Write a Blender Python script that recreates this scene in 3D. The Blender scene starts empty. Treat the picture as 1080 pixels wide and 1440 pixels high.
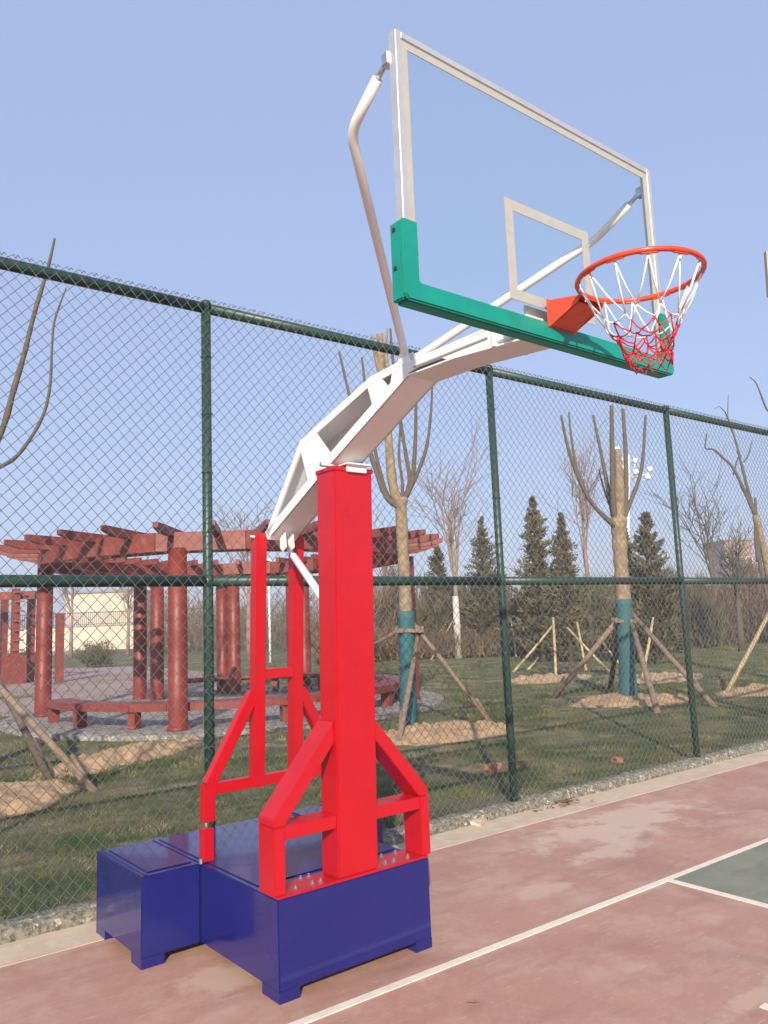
import bpy, bmesh, math, random
import numpy as np
from mathutils import Vector, Matrix
rng = np.random.default_rng(7); random.seed(7)
scene = bpy.context.scene
C = scene.collection

# ------------------------------------------------------------------ camera
CAM = np.array([-2.504, -2.048, 1.783]); YAW, PITCH, ROLL, FPX = 0.65194, 0.13865, -0.03974, 1111.1
_f = np.array([math.sin(YAW)*math.cos(PITCH), math.cos(YAW)*math.cos(PITCH), math.sin(PITCH)])
_r0 = np.array([math.cos(YAW), -math.sin(YAW), 0.]); _u0 = np.cross(_r0, _f)
_r = math.cos(ROLL)*_r0 + math.sin(ROLL)*_u0; _u = -math.sin(ROLL)*_r0 + math.cos(ROLL)*_u0
cd = bpy.data.cameras.new('camera'); cam = bpy.data.objects.new('camera', cd); C.objects.link(cam)
cam.matrix_world = Matrix(((_r[0], _u[0], -_f[0], CAM[0]), (_r[1], _u[1], -_f[1], CAM[1]), (_r[2], _u[2], -_f[2], CAM[2]), (0, 0, 0, 1)))
cd.sensor_fit = 'VERTICAL'; cd.sensor_height = 36; cd.lens = FPX/1440*36; cd.clip_start = 0.05; cd.clip_end = 3000
scene.camera = cam
# ------------------------------------------------------------------ light
SUN_AZ, SUN_EL = math.radians(39), math.radians(26)      # heading in which the light travels (from +Y towards +X)
w = bpy.data.worlds.new('World'); scene.world = w; w.use_nodes = True
nt = w.node_tree; nt.nodes.clear()
sky = nt.nodes.new('ShaderNodeTexSky'); sky.sky_type = 'NISHITA'; sky.sun_disc = False
sky.sun_elevation = SUN_EL; sky.sun_rotation = SUN_AZ + math.pi
sky.air_density = 1.0; sky.dust_density = 2.2; sky.ozone_density = 2.0
mx = nt.nodes.new('ShaderNodeMix'); mx.data_type = 'RGBA'; mx.inputs[0].default_value = 0.66
mx.inputs[7].default_value = (3.1, 3.9, 6.1, 1)           # thin high haze whitening the blue
bg = nt.nodes.new('ShaderNodeBackground'); bg.inputs[1].default_value = 0.124
out = nt.nodes.new('ShaderNodeOutputWorld')
nt.links.new(sky.outputs[0], mx.inputs[6]); nt.links.new(mx.outputs[2], bg.inputs[0]); nt.links.new(bg.outputs[0], out.inputs[0])
sd = bpy.data.lights.new('sun', 'SUN'); sd.energy = 4.8; sd.angle = math.radians(0.6); sd.color = (1, .90, .75)
sun = bpy.data.objects.new('sun', sd); C.objects.link(sun)
sun.rotation_euler = Vector((math.sin(SUN_AZ)*math.cos(SUN_EL), math.cos(SUN_AZ)*math.cos(SUN_EL), -math.sin(SUN_EL))).to_track_quat('-Z', 'Y').to_euler()
vs = scene.view_settings; vs.view_transform = 'Standard'; vs.look = 'None'; vs.exposure = 0.38; vs.gamma = 1; vs.use_curve_mapping = False
scene.cycles.max_bounces = 6; scene.cycles.transparent_max_bounces = 12

# ------------------------------------------------------------------ helpers
def ray(u, v): return _f + _r*(u-540)/FPX - _u*(v-720)/FPX
def gnd(u, v, z=0.0):
    d = ray(u, v); return CAM + d*(z-CAM[2])/d[2]
_fh = np.array([math.sin(YAW), math.cos(YAW), 0])
def at_depth(u, v, dep):
    d = ray(u, v); return CAM + d*dep/(d@_fh)
def depth_of(P): return (np.asarray(P)-CAM)@_fh

def mat(name, col, rough=.6, metal=0, col2=None, scale=4, detail=5, bump=0, bscale=60, contrast=(.35, .65), spec=.5, coat=0, col3=None, scale3=1, c3=(.55, .7), wave=0):
    m = bpy.data.materials.new(name); m.use_nodes = True; n = m.node_tree; L = n.links.new
    b = n.nodes['Principled BSDF']; b.inputs['Roughness'].default_value = rough; b.inputs['Metallic'].default_value = metal
    b.inputs['Specular IOR Level'].default_value = spec; b.inputs['Coat Weight'].default_value = coat; b.inputs['Coat Roughness'].default_value = .04
    b.inputs['Base Color'].default_value = (*col, 1)
    tc = n.nodes.new('ShaderNodeNewGeometry'); pos = tc.outputs['Position']
    def noise(s, d=5, r=.6):
        t = n.nodes.new('ShaderNodeTexNoise'); t.inputs['Scale'].default_value = s; t.inputs['Detail'].default_value = d; t.inputs['Roughness'].default_value = r
        L(pos, t.inputs['Vector']); return t.outputs['Fac']
    def ramp(src, lo, hi):
        t = n.nodes.new('ShaderNodeMapRange'); t.inputs[1].default_value = lo; t.inputs[2].default_value = hi; L(src, t.inputs[0]); return t.outputs[0]
    def mixc(fac, a, bb):
        t = n.nodes.new('ShaderNodeMix'); t.data_type = 'RGBA'; L(fac, t.inputs[0])
        for s, i in ((a, 6), (bb, 7)):
            if isinstance(s, tuple): t.inputs[i].default_value = (*s, 1)
            else: L(s, t.inputs[i])
        return t.outputs[2]
    c = None
    if col2: c = mixc(ramp(noise(scale, detail), *contrast), col, col2)
    if col3: c = mixc(ramp(noise(scale3, 6, .7), *c3), c if c else col, col3)
    if c: L(c, b.inputs['Base Color'])
    if bump:
        t = n.nodes.new('ShaderNodeBump'); t.inputs['Strength'].default_value = 1; t.inputs['Distance'].default_value = bump
        L(noise(bscale, 4), t.inputs['Height']); L(t.outputs[0], b.inputs['Normal'])
    m['_'] = 0
    return m

class MB:
    """collects boxes, bars, tubes, prisms into one mesh"""
    def __init__(s): s.v = []; s.f = []; s.mi = []
    def add(s, vs, fs, mi=0):
        o = len(s.v); s.v += [tuple(map(float, p)) for p in vs]; s.f += [tuple(i+o for i in f) for f in fs]; s.mi += [mi]*len(fs); return s
    def box(s, x0, x1, y0, y1, z0, z1, mi=0):
        return s.add([(x, y, z) for z in (z0, z1) for y in (y0, y1) for x in (x0, x1)],
                     [(0, 2, 3, 1), (4, 5, 7, 6), (0, 1, 5, 4), (2, 6, 7, 3), (0, 4, 6, 2), (1, 3, 7, 5)], mi)
    def bar(s, a, b, wd, hd, up=(0, 0, 1), mi=0):
        a = np.array(a, float); b = np.array(b, float); d = b-a; d /= np.linalg.norm(d)
        sx = np.cross(d, np.array(up, float)); n = np.linalg.norm(sx)
        if n < 1e-6: sx = np.cross(d, (1., 0, 0)); n = np.linalg.norm(sx)
        sx /= n; sz = np.cross(sx, d)
        P = [p + sx*i*wd/2 + sz*j*hd/2 for p in (a, b) for i, j in ((-1, -1), (1, -1), (1, 1), (-1, 1))]
        return s.add(P, [(3, 2, 1, 0), (4, 5, 6, 7), (0, 1, 5, 4), (1, 2, 6, 5), (2, 3, 7, 6), (3, 0, 4, 7)], mi)
    def tube(s, pts, rad, n=10, cap=True, mi=0):
        pts = [np.array(p, float) for p in pts]; k = len(pts)
        rad = [rad]*k if np.isscalar(rad) else rad
        prev = None; vs = []; fs = []
        for i, p in enumerate(pts):
            d = pts[min(i+1, k-1)]-pts[max(i-1, 0)]; d /= (np.linalg.norm(d)+1e-12)
            if prev is None:
                a = np.cross(d, (0, 0, 1.) if abs(d[2]) < .9 else (1., 0, 0))
            else: a = prev - d*(prev@d)
            a /= np.linalg.norm(a); prev = a; b = np.cross(d, a)
            vs += [p + rad[i]*(a*math.cos(2*math.pi*j/n)+b*math.sin(2*math.pi*j/n)) for j in range(n)]
        for i in range(k-1):
            fs += [(i*n+j, i*n+(j+1) % n, (i+1)*n+(j+1) % n, (i+1)*n+j) for j in range(n)]
        if cap: fs += [tuple(range(n-1, -1, -1)), tuple(range((k-1)*n, k*n))]
        return s.add(vs, fs, mi)
    def prism(s, poly, ax, lo, hi, mi=0):
        """poly of 2-d points extruded along axis ax (0: poly=(y,z), 1: poly=(x,z), 2: poly=(x,y))"""
        n = len(poly)
        def P(q, t): return {0: (t, q[0], q[1]), 1: (q[0], t, q[1]), 2: (q[0], q[1], t)}[ax]
        return s.add([P(q, lo) for q in poly]+[P(q, hi) for q in poly],
                     [tuple(range(n-1, -1, -1)), tuple(range(n, 2*n))]+[(i, (i+1) % n, n+(i+1) % n, n+i) for i in range(n)], mi)
    def lathe(s, prof, c=(0, 0), n=16, mi=0):
        k = len(prof)
        vs = [(c[0]+r*math.cos(2*math.pi*j/n), c[1]+r*math.sin(2*math.pi*j/n), z) for r, z in prof for j in range(n)]
        fs = [(i*n+j, i*n+(j+1) % n, (i+1)*n+(j+1) % n, (i+1)*n+j) for i in range(k-1) for j in range(n)]
        return s.add(vs, fs+[tuple(range(n-1, -1, -1)), tuple(range((k-1)*n, k*n))], mi)
    def build(s, name, ms, parent=None, smooth=False, bevel=0, off=(0, 0, 0), fix=True):
        me = bpy.data.meshes.new(name)
        vv = np.array(s.v) - np.array(off)
        me.from_pydata(vv.tolist(), [], s.f)
        for m in (ms if isinstance(ms, (list, tuple)) else [ms]): me.materials.append(m)
        if any(s.mi): me.polygons.foreach_set('material_index', s.mi)
        if fix or bevel:
            bm = bmesh.new(); bm.from_mesh(me)
            if fix: bmesh.ops.recalc_face_normals(bm, faces=bm.faces)
            if bevel:
                es = [e for e in bm.edges if len(e.link_faces) == 2 and e.calc_face_angle(0) > .5]
                bmesh.ops.bevel(bm, geom=es, offset=bevel, segments=2, affect='EDGES', clamp_overlap=True)
            bm.to_mesh(me); bm.free()
        if smooth: me.shade_smooth()
        o = bpy.data.objects.new(name, me); C.objects.link(o)
        if parent: o.parent = parent
        return o
def bignp(name, verts, faces, m, parent=None):
    me = bpy.data.meshes.new(name); V = np.asarray(verts, np.float32); F = np.asarray(faces, np.int32); k = F.shape[1]
    me.vertices.add(len(V)); me.vertices.foreach_set('co', V.ravel())
    me.loops.add(F.size); me.loops.foreach_set('vertex_index', F.ravel())
    me.polygons.add(len(F)); me.polygons.foreach_set('loop_start', np.arange(0, F.size, k, dtype=np.int32))
    me.update(calc_edges=True); me.materials.append(m)
    o = bpy.data.objects.new(name, me); C.objects.link(o)
    if parent: o.parent = parent
    return o
def tag(o, label=None, cat=None, group=None, kind=None):
    for k, v in (('label', label), ('category', cat), ('group', group), ('kind', kind)):
        if v: o[k] = v
    return o
def empty(name, loc, rz=0, label=None, cat=None, group=None):
    o = bpy.data.objects.new(name, None); C.objects.link(o); o.location = [float(x) for x in loc]; o.rotation_euler = (0, 0, rz); o.empty_display_size = .1
    return tag(o, label, cat, group)
def vnoise(x, y, seed=0, oct=4):
    """cheap value noise on numpy arrays"""
    r = np.zeros_like(x); a = 1.; f = 1.
    for o in range(oct):
        xi = np.floor(x*f).astype(int); yi = np.floor(y*f).astype(int); xf = x*f-xi; yf = y*f-yi
        def h(i, j):
            n = (i*374761393 + j*668265263 + (seed+o)*1442695041) & 0x7fffffff; n = ((n ^ (n >> 13))*1274126177) & 0x7fffffff
            return ((n ^ (n >> 16)) & 0xffff)/65535.
        sx = xf*xf*(3-2*xf); sy = yf*yf*(3-2*yf)
        r += a*((h(xi, yi)*(1-sx)+h(xi+1, yi)*sx)*(1-sy)+(h(xi, yi+1)*(1-sx)+h(xi+1, yi+1)*sx)*sy - .5); a *= .5; f *= 2
    return r

# ------------------------------------------------------------------ materials
M = {}
M['red'] = mat('red_enamel', (.47, .004, .012), .34, col2=(.43, .004, .011), scale=6, bump=.0006, bscale=14, coat=.08, col3=(.36, .006, .012), scale3=9, c3=(.60, .72))
M['blue'] = mat('blue_enamel', (.0075, .0105, .12), .17, col2=(.011, .0135, .14), scale=3, bump=.0022, bscale=4, coat=.35, spec=.5)
M['white'] = mat('white_enamel', (.80, .79, .785), .35, col2=(.76, .75, .745), scale=8, bump=.0004, bscale=30)
M['alu'] = mat('aluminium', (.62, .61, .6), .38, .55, col2=(.55, .54, .53), scale=14)
M['steel'] = mat('zinc_steel', (.55, .55, .56), .32, .9)
M['padgreen'] = mat('green_rubber', (.0, .26, .2), .42, col2=(.0, .225, .17), scale=9, bump=.0008, bscale=40)
M['board_paint'] = mat('board_line_paint', (.40, .39, .35), .6, col2=(.36, .355, .32), scale=20)
M['orange'] = mat('orange_red_enamel', (.72, .075, .022), .32, col2=(.58, .05, .022), scale=30, coat=.2)
M['cord_white'] = mat('white_cord', (.78, .76, .72), .8)
M['cord_red'] = mat('red_cord', (.5, .02, .035), .8)
M['fence'] = mat('dark_green_paint', (.012, .04, .03), .42, col2=(.02, .06, .042), scale=25, col3=(.05, .06, .05), scale3=60, c3=(.62, .75))
M['wire'] = mat('coated_wire', (.06, .07, .095), .5, col2=(.13, .13, .125), scale=40)
M['concrete'] = mat('concrete', (.56, .435, .305), .85, col2=(.46, .355, .25), scale=2.5, bump=.002, bscale=60, col3=(.56, .50, .42), scale3=8, c3=(.5, .7))
M['kerb'] = mat('rough_kerb', (.22, .20, .155), .9, col2=(.09, .08, .06), scale=34, bump=.008, bscale=50, contrast=(.42, .6), col3=(.46, .42, .34), scale3=22, c3=(.56, .64))
M['sand'] = mat('sandy_soil', (.44, .295, .165), .95, col2=(.30, .19, .10), scale=7, bump=.03, bscale=14, col3=(.53, .38, .235), scale3=12, c3=(.55, .72))
M['grass_ground'] = mat('turf_soil', (.055, .07, .02), .95, col2=(.13, .115, .05), scale=1.1, bump=.02, bscale=30, contrast=(.42, .62), col3=(.29, .205, .12), scale3=.8, c3=(.53, .64))
M['grass'] = mat('grass_blades', (.042, .08, .014), .75, col2=(.14, .145, .05), scale=1.1, contrast=(.42, .6), col3=(.31, .235, .13), scale3=1.5, c3=(.52, .64), spec=.2)
M['timber'] = mat('red_stained_timber', (.22, .04, .025), .5, col2=(.17, .027, .018), scale=5, bump=.001, bscale=30, col3=(.30, .085, .055), scale3=3, c3=(.55, .7))
M['post_paint'] = mat('red_painted_post', (.20, .024, .008), .5, col2=(.15, .015, .006), scale=3, bump=.0006, bscale=20)
M['bark'] = mat('pale_bark', (.32, .235, .14), .9, col2=(.19, .135, .085), scale=10, bump=.014, bscale=22, col3=(.40, .32, .22), scale3=6)
M['branch'] = mat('dark_branch', (.135, .105, .075), .9, col2=(.085, .068, .05), scale=20, bump=.003, bscale=50)
M['wrap'] = mat('teal_tree_wrap', (.03, .135, .145), .75, col2=(.02, .09, .105), scale=14, bump=.006, bscale=28)
M['pole'] = mat('weathered_pole', (.27, .19, .13), .9, col2=(.18, .125, .085), scale=9, bump=.004, bscale=40)
M['bamboo'] = mat('pale_bamboo', (.48, .38, .2), .6, col2=(.37, .28, .14), scale=7)
M['stone'] = mat('pale_paving', (.27, .25, .22), .85, col2=(.15, .135, .12), scale=6, bump=.015, bscale=30, contrast=(.44, .58), col3=(.44, .4, .34), scale3=9, c3=(.54, .62))
M['pink_paving'] = mat('pink_paving', (.36, .24, .215), .85, col2=(.30, .2, .185), scale=1.5, bump=.003, bscale=25)
M['needle'] = mat('conifer_needles', (.085, .085, .034), .8, col2=(.165, .13, .066), scale=1.6, spec=.2)
M['dry'] = mat('dry_shrub_twigs', (.20, .135, .085), .9, col2=(.115, .085, .052), scale=.6, spec=.15, col3=(.28, .15, .10), scale3=.4)
M['dry_green'] = mat('dull_green_shrub', (.085, .09, .04), .9, col2=(.14, .11, .06), scale=.7, spec=.15)
M['cream'] = mat('cream_render', (.62, .52, .40), .9, col2=(.55, .45, .34), scale=.4)
M['brickpink'] = mat('far_brick', (.33, .2, .16), .9, col2=(.28, .165, .13), scale=.5)
M['dark_iron'] = mat('dark_iron', (.03, .03, .032), .6)
M['whitewash'] = mat('limewashed_trunk', (.55, .53, .48), .85, col2=(.42, .39, .34), scale=12)
M['pink_bark'] = mat('grey_pink_bark', (.30, .215, .18), .9, col2=(.2, .145, .12), scale=8)
M['globe'] = mat('opal_globe', (.82, .82, .8), .3)
M['brick'] = mat('broken_brick', (.42, .19, .11), .9, col2=(.34, .14, .085), scale=20, bump=.004, bscale=50)
M['pane'] = mat('far_window', (.08, .09, .1), .2)
M['leaf'] = mat('dead_leaf', (.30, .17, .09), .9, col2=(.2, .11, .06), scale=40)

def court_material(name, base, base2, bare):
    m = mat(name, base, .62, col2=base2, scale=.9, detail=8, contrast=(.3, .7), bump=.0012, bscale=130)
    n = m.node_tree; L = n.links.new; b = n.nodes['Principled BSDF']
    geo = n.nodes.new('ShaderNodeNewGeometry')
    def nz(s, d, r, vec=None, sc=None):
        t = n.nodes.new('ShaderNodeTexNoise'); t.inputs['Scale'].default_value = s; t.inputs['Detail'].default_value = d; t.inputs['Roughness'].default_value = r
        src = vec if vec else geo.outputs['Position']
        if sc:
            mp = n.nodes.new('ShaderNodeMapping'); mp.inputs['Scale'].default_value = sc; mp.inputs['Rotation'].default_value = (0, 0, .5); L(src, mp.inputs[0]); src = mp.outputs[0]
        L(src, t.inputs['Vector']); return t.outputs['Fac']
    def rg(src, lo, hi, a=0, bb=1):
        t = n.nodes.new('ShaderNodeMapRange'); t.inputs[1].default_value = lo; t.inputs[2].default_value = hi; t.inputs[3].default_value = a; t.inputs[4].default_value = bb; L(src, t.inputs[0]); return t.outputs[0]
    def mth(op, x, y):
        t = n.nodes.new('ShaderNodeMath'); t.operation = op
        for i, q in enumerate((x, y)):
            if isinstance(q, (int, float)): t.inputs[i].default_value = q
            else: L(q, t.inputs[i])
        return t.outputs[0]
    def mix(fac, a, bb):
        t = n.nodes.new('ShaderNodeMix'); t.data_type = 'RGBA'; L(fac, t.inputs[0])
        for s, i in ((a, 6), (bb, 7)):
            if isinstance(s, tuple): t.inputs[i].default_value = (*s, 1)
            else: L(s, t.inputs[i])
        return t.outputs[2]
    cur = b.inputs['Base Color'].links[0].from_socket
    # scuffs, dust streaks, bare worn patches with shapes of their own
    cur = mix(rg(nz(2.2, 9, .72), .46, .74, 0, .65), cur, bare)
    cur = mix(rg(nz(1.3, 9, .75, sc=(1, 5, 1)), .50, .70, 0, .6), cur, tuple(.62*c for c in base))
    cur = mix(rg(nz(9, 6, .7, sc=(1, 4, 1)), .58, .70, 0, .55), cur, bare)
    # worn ellipses: (centre x, y, half x, half y)
    for cx, cy, ax, ay, amt in ((3.35, 2.45, 1.1, .42, .85), (2.75, 2.0, .5, .18, .7), (4.1, 3.2, .9, .12, .6), (-.55, 2.0, .28, .16, .55), (1.5, 1.75, .3, .12, .5), (1.2, .1, .35, .08, .45), (5.2, 3.25, 1.6, .1, .4)):
        vm = n.nodes.new('ShaderNodeVectorMath'); vm.operation = 'SUBTRACT'; L(geo.outputs['Position'], vm.inputs[0]); vm.inputs[1].default_value = (cx, cy, 0)
        vs_ = n.nodes.new('ShaderNodeVectorMath'); vs_.operation = 'MULTIPLY'; L(vm.outputs[0], vs_.inputs[0]); vs_.inputs[1].default_value = (1/ax, 1/ay, 0)
        ln = n.nodes.new('ShaderNodeVectorMath'); ln.operation = 'LENGTH'; L(vs_.outputs[0], ln.inputs[0])
        d = mth('ADD', ln.outputs['Value'], rg(nz(2.6+cx*.1, 8, .7), .2, .8, -1.2, 1.2))
        cur = mix(rg(d, .55, 1.0, amt, 0), cur, bare)
    # dark skid marks
    for cx, cy, rad in ((3.7, .6, 1.55), (-.2, -.4, 1.9)):
        vm = n.nodes.new('ShaderNodeVectorMath'); vm.operation = 'DISTANCE'; L(geo.outputs['Position'], vm.inputs[0]); vm.inputs[1].default_value = (cx, cy, 0)
        q = mth('ABSOLUTE', mth('SUBTRACT', vm.outputs['Value'], rad), 0)
        fac = mth('MULTIPLY', rg(q, .015, .07, .4, 0), rg(nz(1.1, 3, .5), .42, .6))
        cur = mix(fac, cur, tuple(.5*c for c in base))
    L(cur, b.inputs['Base Color'])
    L(rg(nz(3, 6, .6), .3, .7, .5, .75), b.inputs['Roughness'])
    return m
M['court'] = court_material('court_acrylic_red', (.45, .25, .182), (.375, .19, .136), (.56, .41, .305))
M['court_green'] = court_material('court_acrylic_green', (.215, .215, .155), (.175, .18, .135), (.31, .29, .22))
M['line'] = mat('court_line_paint', (.76, .68, .57), .7, col2=(.68, .59, .48), scale=12, col3=(.52, .37, .3), scale3=26, c3=(.60, .72))

gm = bpy.data.materials.new('board_glass'); gm.use_nodes = True; n_ = gm.node_tree; n_.nodes.clear()
_o = n_.nodes.new('ShaderNodeOutputMaterial'); _t = n_.nodes.new('ShaderNodeBsdfTransparent'); _t.inputs[0].default_value = (.965, .988, .982, 1)
_g = n_.nodes.new('ShaderNodeBsdfGlossy'); _g.inputs['Roughness'].default_value = .03
_x = n_.nodes.new('ShaderNodeMixShader'); _x.inputs[0].default_value = .03
n_.links.new(_t.outputs[0], _x.inputs[1]); n_.links.new(_g.outputs[0], _x.inputs[2]); n_.links.new(_x.outputs[0], _o.inputs[0])
M['glass'] = gm

# ------------------------------------------------------------------ setting
KY = 3.28                                        # court side of the kerb
gb = MB(); gb.box(-300, 420, -120, 420, -1.2, -.03)
tag(gb.build('ground', M['grass_ground']), 'dull turf and bare soil stretching away beyond the court', 'ground', kind='structure')
c = MB(); c.box(-14, 17, -26, 2.94, -.02, 0.0)
tag(c.build('court', M['court']), 'worn pinkish red painted court surface under the blue base', 'court', kind='structure')
c = MB(); c.box(-14, 17, 2.94, KY+.1, -.02, .004)
tag(c.build('concrete_strip', M['concrete']), 'bare concrete strip between red court and kerb', 'concrete', kind='structure')
c = MB(); c.box(2.345, 7.3, -14, 1.285, -.01, .004); 
tag(c.build('court_green_area', M['court_green']), 'grey green painted court area beside the key line', 'court', kind='structure')
c = MB(); c.box(-7.5, 7.5, 1.285, 1.335, -.01, .005)
tag(c.build('baseline', M['line']), 'long white baseline in front of the blue base', 'court line', kind='structure')
c = MB(); c.box(2.295, 2.345, -4.5, 1.285, -.01, .005)
tag(c.build('key_line', M['line']), 'thinner white line between red key and green court area', 'court line', kind='structure')
c = MB(); c.box(1.10, 1.15, -.40, .035, -.01, .005)
for i in range(24):
    a0, a1 = -math.pi*i/24, -math.pi*(i+1)/24
    c.prism([(r*math.cos(a), -.4+r*math.sin(a)) for r, a in ((1.10, a0), (1.15, a0), (1.15, a1), (1.10, a1))], 2, -.01, .005)
c.box(-1.15, -1.10, -.40, .035, -.01, .005)
tag(c.build('semicircle_line', M['line']), 'white line of the small semicircle under the hoop, only its end showing', 'court line', kind='structure')

# rough kerb: noisy extrusion along the fence
nx, prof = 900, [(KY, -.02), (KY+.004, .03), (KY+.015, .065), (KY+.05, .085), (KY+.1, .092), (KY+.15, .088), (KY+.19, .075), (KY+.2, -.05)]
xs = np.linspace(-8, 17, nx); X, J = np.meshgrid(xs, np.arange(len(prof)), indexing='ij')
PY = np.array([q[0] for q in prof])[J]; PZ = np.array([q[1] for q in prof])[J]
nn = vnoise(X*7, J*.9, 3, 4); n2 = vnoise(X*.9, J*0., 5, 3)
V = np.stack([X, PY+nn*.016+n2*.03*(J < 4), PZ+np.where((J > 0) & (J < 7), vnoise(X*9, J*1.3+40, 8, 4)*.022, 0)], -1).reshape(-1, 3)
K = len(prof); F = [(i*K+j, (i+1)*K+j, (i+1)*K+j+1, i*K+j+1) for i in range(nx-1) for j in range(K-1)]
tag(bignp('kerb', V, F, M['kerb']), 'rough broken concrete kerb along the foot of the fence', 'kerb', kind='structure')

# lawn surface with gentle relief
gx = np.arange(-14, 60, .3); gy = np.concatenate([np.arange(KY+.16, 20, .2), np.arange(20, 75, .6)])
X, Y = np.meshgrid(gx, gy, indexing='ij')
Z = .02+.05*vnoise(X*.35, Y*.35, 1, 4)*np.clip((Y-3.6)/2, 0, 1)
i = np.arange(len(gx)-1)[:, None]; j = np.arange(len(gy)-1)[None, :]; G = len(gy)
F = np.stack([i*G+j, (i+1)*G+j, (i+1)*G+j+1, i*G+j+1], -1).reshape(-1, 4)
lawn = bignp('lawn', np.stack([X, Y, Z], -1).reshape(-1, 3), F, M['grass_ground']); lawn.data.shade_smooth()
tag(lawn, 'dull winter lawn with brown patches behind the fence', 'lawn', kind='structure')
def lz(x, y): x = np.asarray(x, float); y = np.asarray(y, float); return .02+.05*vnoise(x*.35, y*.35, 1, 4)*np.clip((y-3.6)/2, 0, 1)

# pale stone disc under the pergola, pink path behind it
PC = np.array([5.7, 14.6])
c = MB(); c.lathe([(4.75, -.05), (4.75, .075), (4.6, .085), (4.55, .06)], PC, 64)
tag(c.build('pergola_paving', M['stone'], smooth=False), 'round pale stone floor under the red pergola', 'paving', kind='structure')
pp = [gnd(u, v) for u, v in ((-160, 948), (195, 938), (330, 950), (330, 985), (190, 1000), (-220, 1020))]
c = MB(); c.prism([(q[0], q[1]) for q in pp], 2, -.05, .05)
tag(c.build('plaza', M['pink_paving']), 'pinkish paved plaza seen between the pergola posts', 'paving', kind='structure')
pp = [gnd(u, v) for u, v in ((-100, 921), (112, 914), (118, 919), (-100, 928))]
c = MB(); c.prism([(q[0], q[1]) for q in pp], 2, -.05, .06)
tag(c.build('path', M['stone']), 'thin pale path crossing the lawn far behind the pergola', 'path', kind='structure')

# sand mounds
def mound(center, rx, ry, h, rot, label, seed):
    n = 80; a = np.linspace(-1.25, 1.25, n); U, W = np.meshgrid(a, a, indexing='ij')
    r = np.sqrt(U*U+W*W)+.28*vnoise(U*1.7+seed, W*1.7, seed, 4)
    hz = np.clip(1-r, -.25, 1); hz = np.where(hz > 0, hz**.8, hz)
    x = U*rx; y = W*ry; X = center[0]+x*math.cos(rot)-y*math.sin(rot); Y = center[1]+x*math.sin(rot)+y*math.cos(rot)
    Z = lz(X, Y)+hz*h+np.where(hz > 0, vnoise(X*5, Y*5, seed+2, 5)*.13*np.clip(hz*4, 0, 1), -.05)
    V = np.stack([X, Y, Z], -1).reshape(-1, 3)
    i = np.arange(n-1)[:, None]; j = np.arange(n-1)[None, :]
    F = np.stack([i*n+j, (i+1)*n+j, (i+1)*n+j+1, i*n+j+1], -1).reshape(-1, 4)
    o = bignp('sand_mound', V, F, M['sand']); o.data.shade_smooth()
    return tag(o, label, 'soil mound', kind='structure')
mounds = [(gnd(20, 1128)[:2]+[-.3, 0], 1.2, .72, .24, .5, 'large sandy soil mound at the foot of the leaning tree stakes', 1),
 (gnd(190, 1062)[:2], 1.6, .55, .16, .55, 'long low sandy bank on the lawn in front of the round pergola', 2),
 (gnd(615, 1035)[:2], 1.35, .8, .20, -.1, 'sandy soil mound round the teal wrapped tree beside the pergola', 3),
 (gnd(890, 987)[:2], 1.4, 1.1, .12, -.3, 'flat sandy ring round the teal wrapped tree by the conifers', 4),
 (gnd(770, 956)[:2], 1.6, 1.0, .12, 0, 'small sandy patch under the pair of slim conifers', 5),
 (gnd(930, 955)[:2], 1.6, 1.0, .12, .2, 'small sandy patch under the broad dark conifer', 6),
 (gnd(1075, 973)[:2], 1.3, .8, .1, 0, 'small sandy patch beside the lone pale stake', 7)]
for m_ in mounds: mound(*m_)

# grass blades (one uncountable mass)
def blades(n, xr, yr, hmin, hmax, wd, seed):
    r = np.random.default_rng(seed); x = r.uniform(*xr, n); y = yr[0]+(yr[1]-yr[0])*r.random(n)**1.25
    keep = vnoise(x*.8, y*.8, 21, 4)+.25*r.random(n) > -.12
    d = np.stack([x, y, np.zeros(n)], -1)-CAM; dep = d@_f; uu = 540+FPX*(d@_r)/dep
    keep &= (dep > 1) & (uu > -150) & (uu < 1250)
    keep &= ((x-PC[0])**2+(y-PC[1])**2 > 4.75**2)
    for (cx, cy), rx, ry, h, rot, _, sd_ in mounds:
        du = ((x-cx)*math.cos(rot)+(y-cy)*math.sin(rot))/rx; dv = (-(x-cx)*math.sin(rot)+(y-cy)*math.cos(rot))/ry
        keep &= du**2+dv**2 > .62+.5*r.random(n)
    x, y = x[keep], y[keep]; n = len(x); h = r.uniform(hmin, hmax, n)*(1+.8*vnoise(x*1.3, y*1.3, 4, 3)); a = r.uniform(0, 6.283, n); l = r.normal(0, .6, (n, 2))*h[:, None]
    z = lz(x, y)-.01; dx, dy = np.cos(a)*wd/2, np.sin(a)*wd/2
    V = np.stack([np.stack([x-dx, y-dy, z], -1), np.stack([x+dx, y+dy, z], -1), np.stack([x+l[:, 0], y+l[:, 1], z+h], -1)], 1).reshape(-1, 3)
    return V, np.arange(3*n).reshape(-1, 3)
V1, F1 = blades(150000, (-5, 16), (KY+.2, 9), .02, .06, .009, 1); V2, F2 = blades(130000, (-2, 34), (8, 32), .03, .09, .022, 2)
tag(bignp('grass', np.concatenate([V1, V2]), np.concatenate([F1, F2+len(V1)]), M['grass']), 'short dull green grass growing behind the fence', 'grass', kind='stuff')

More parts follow.
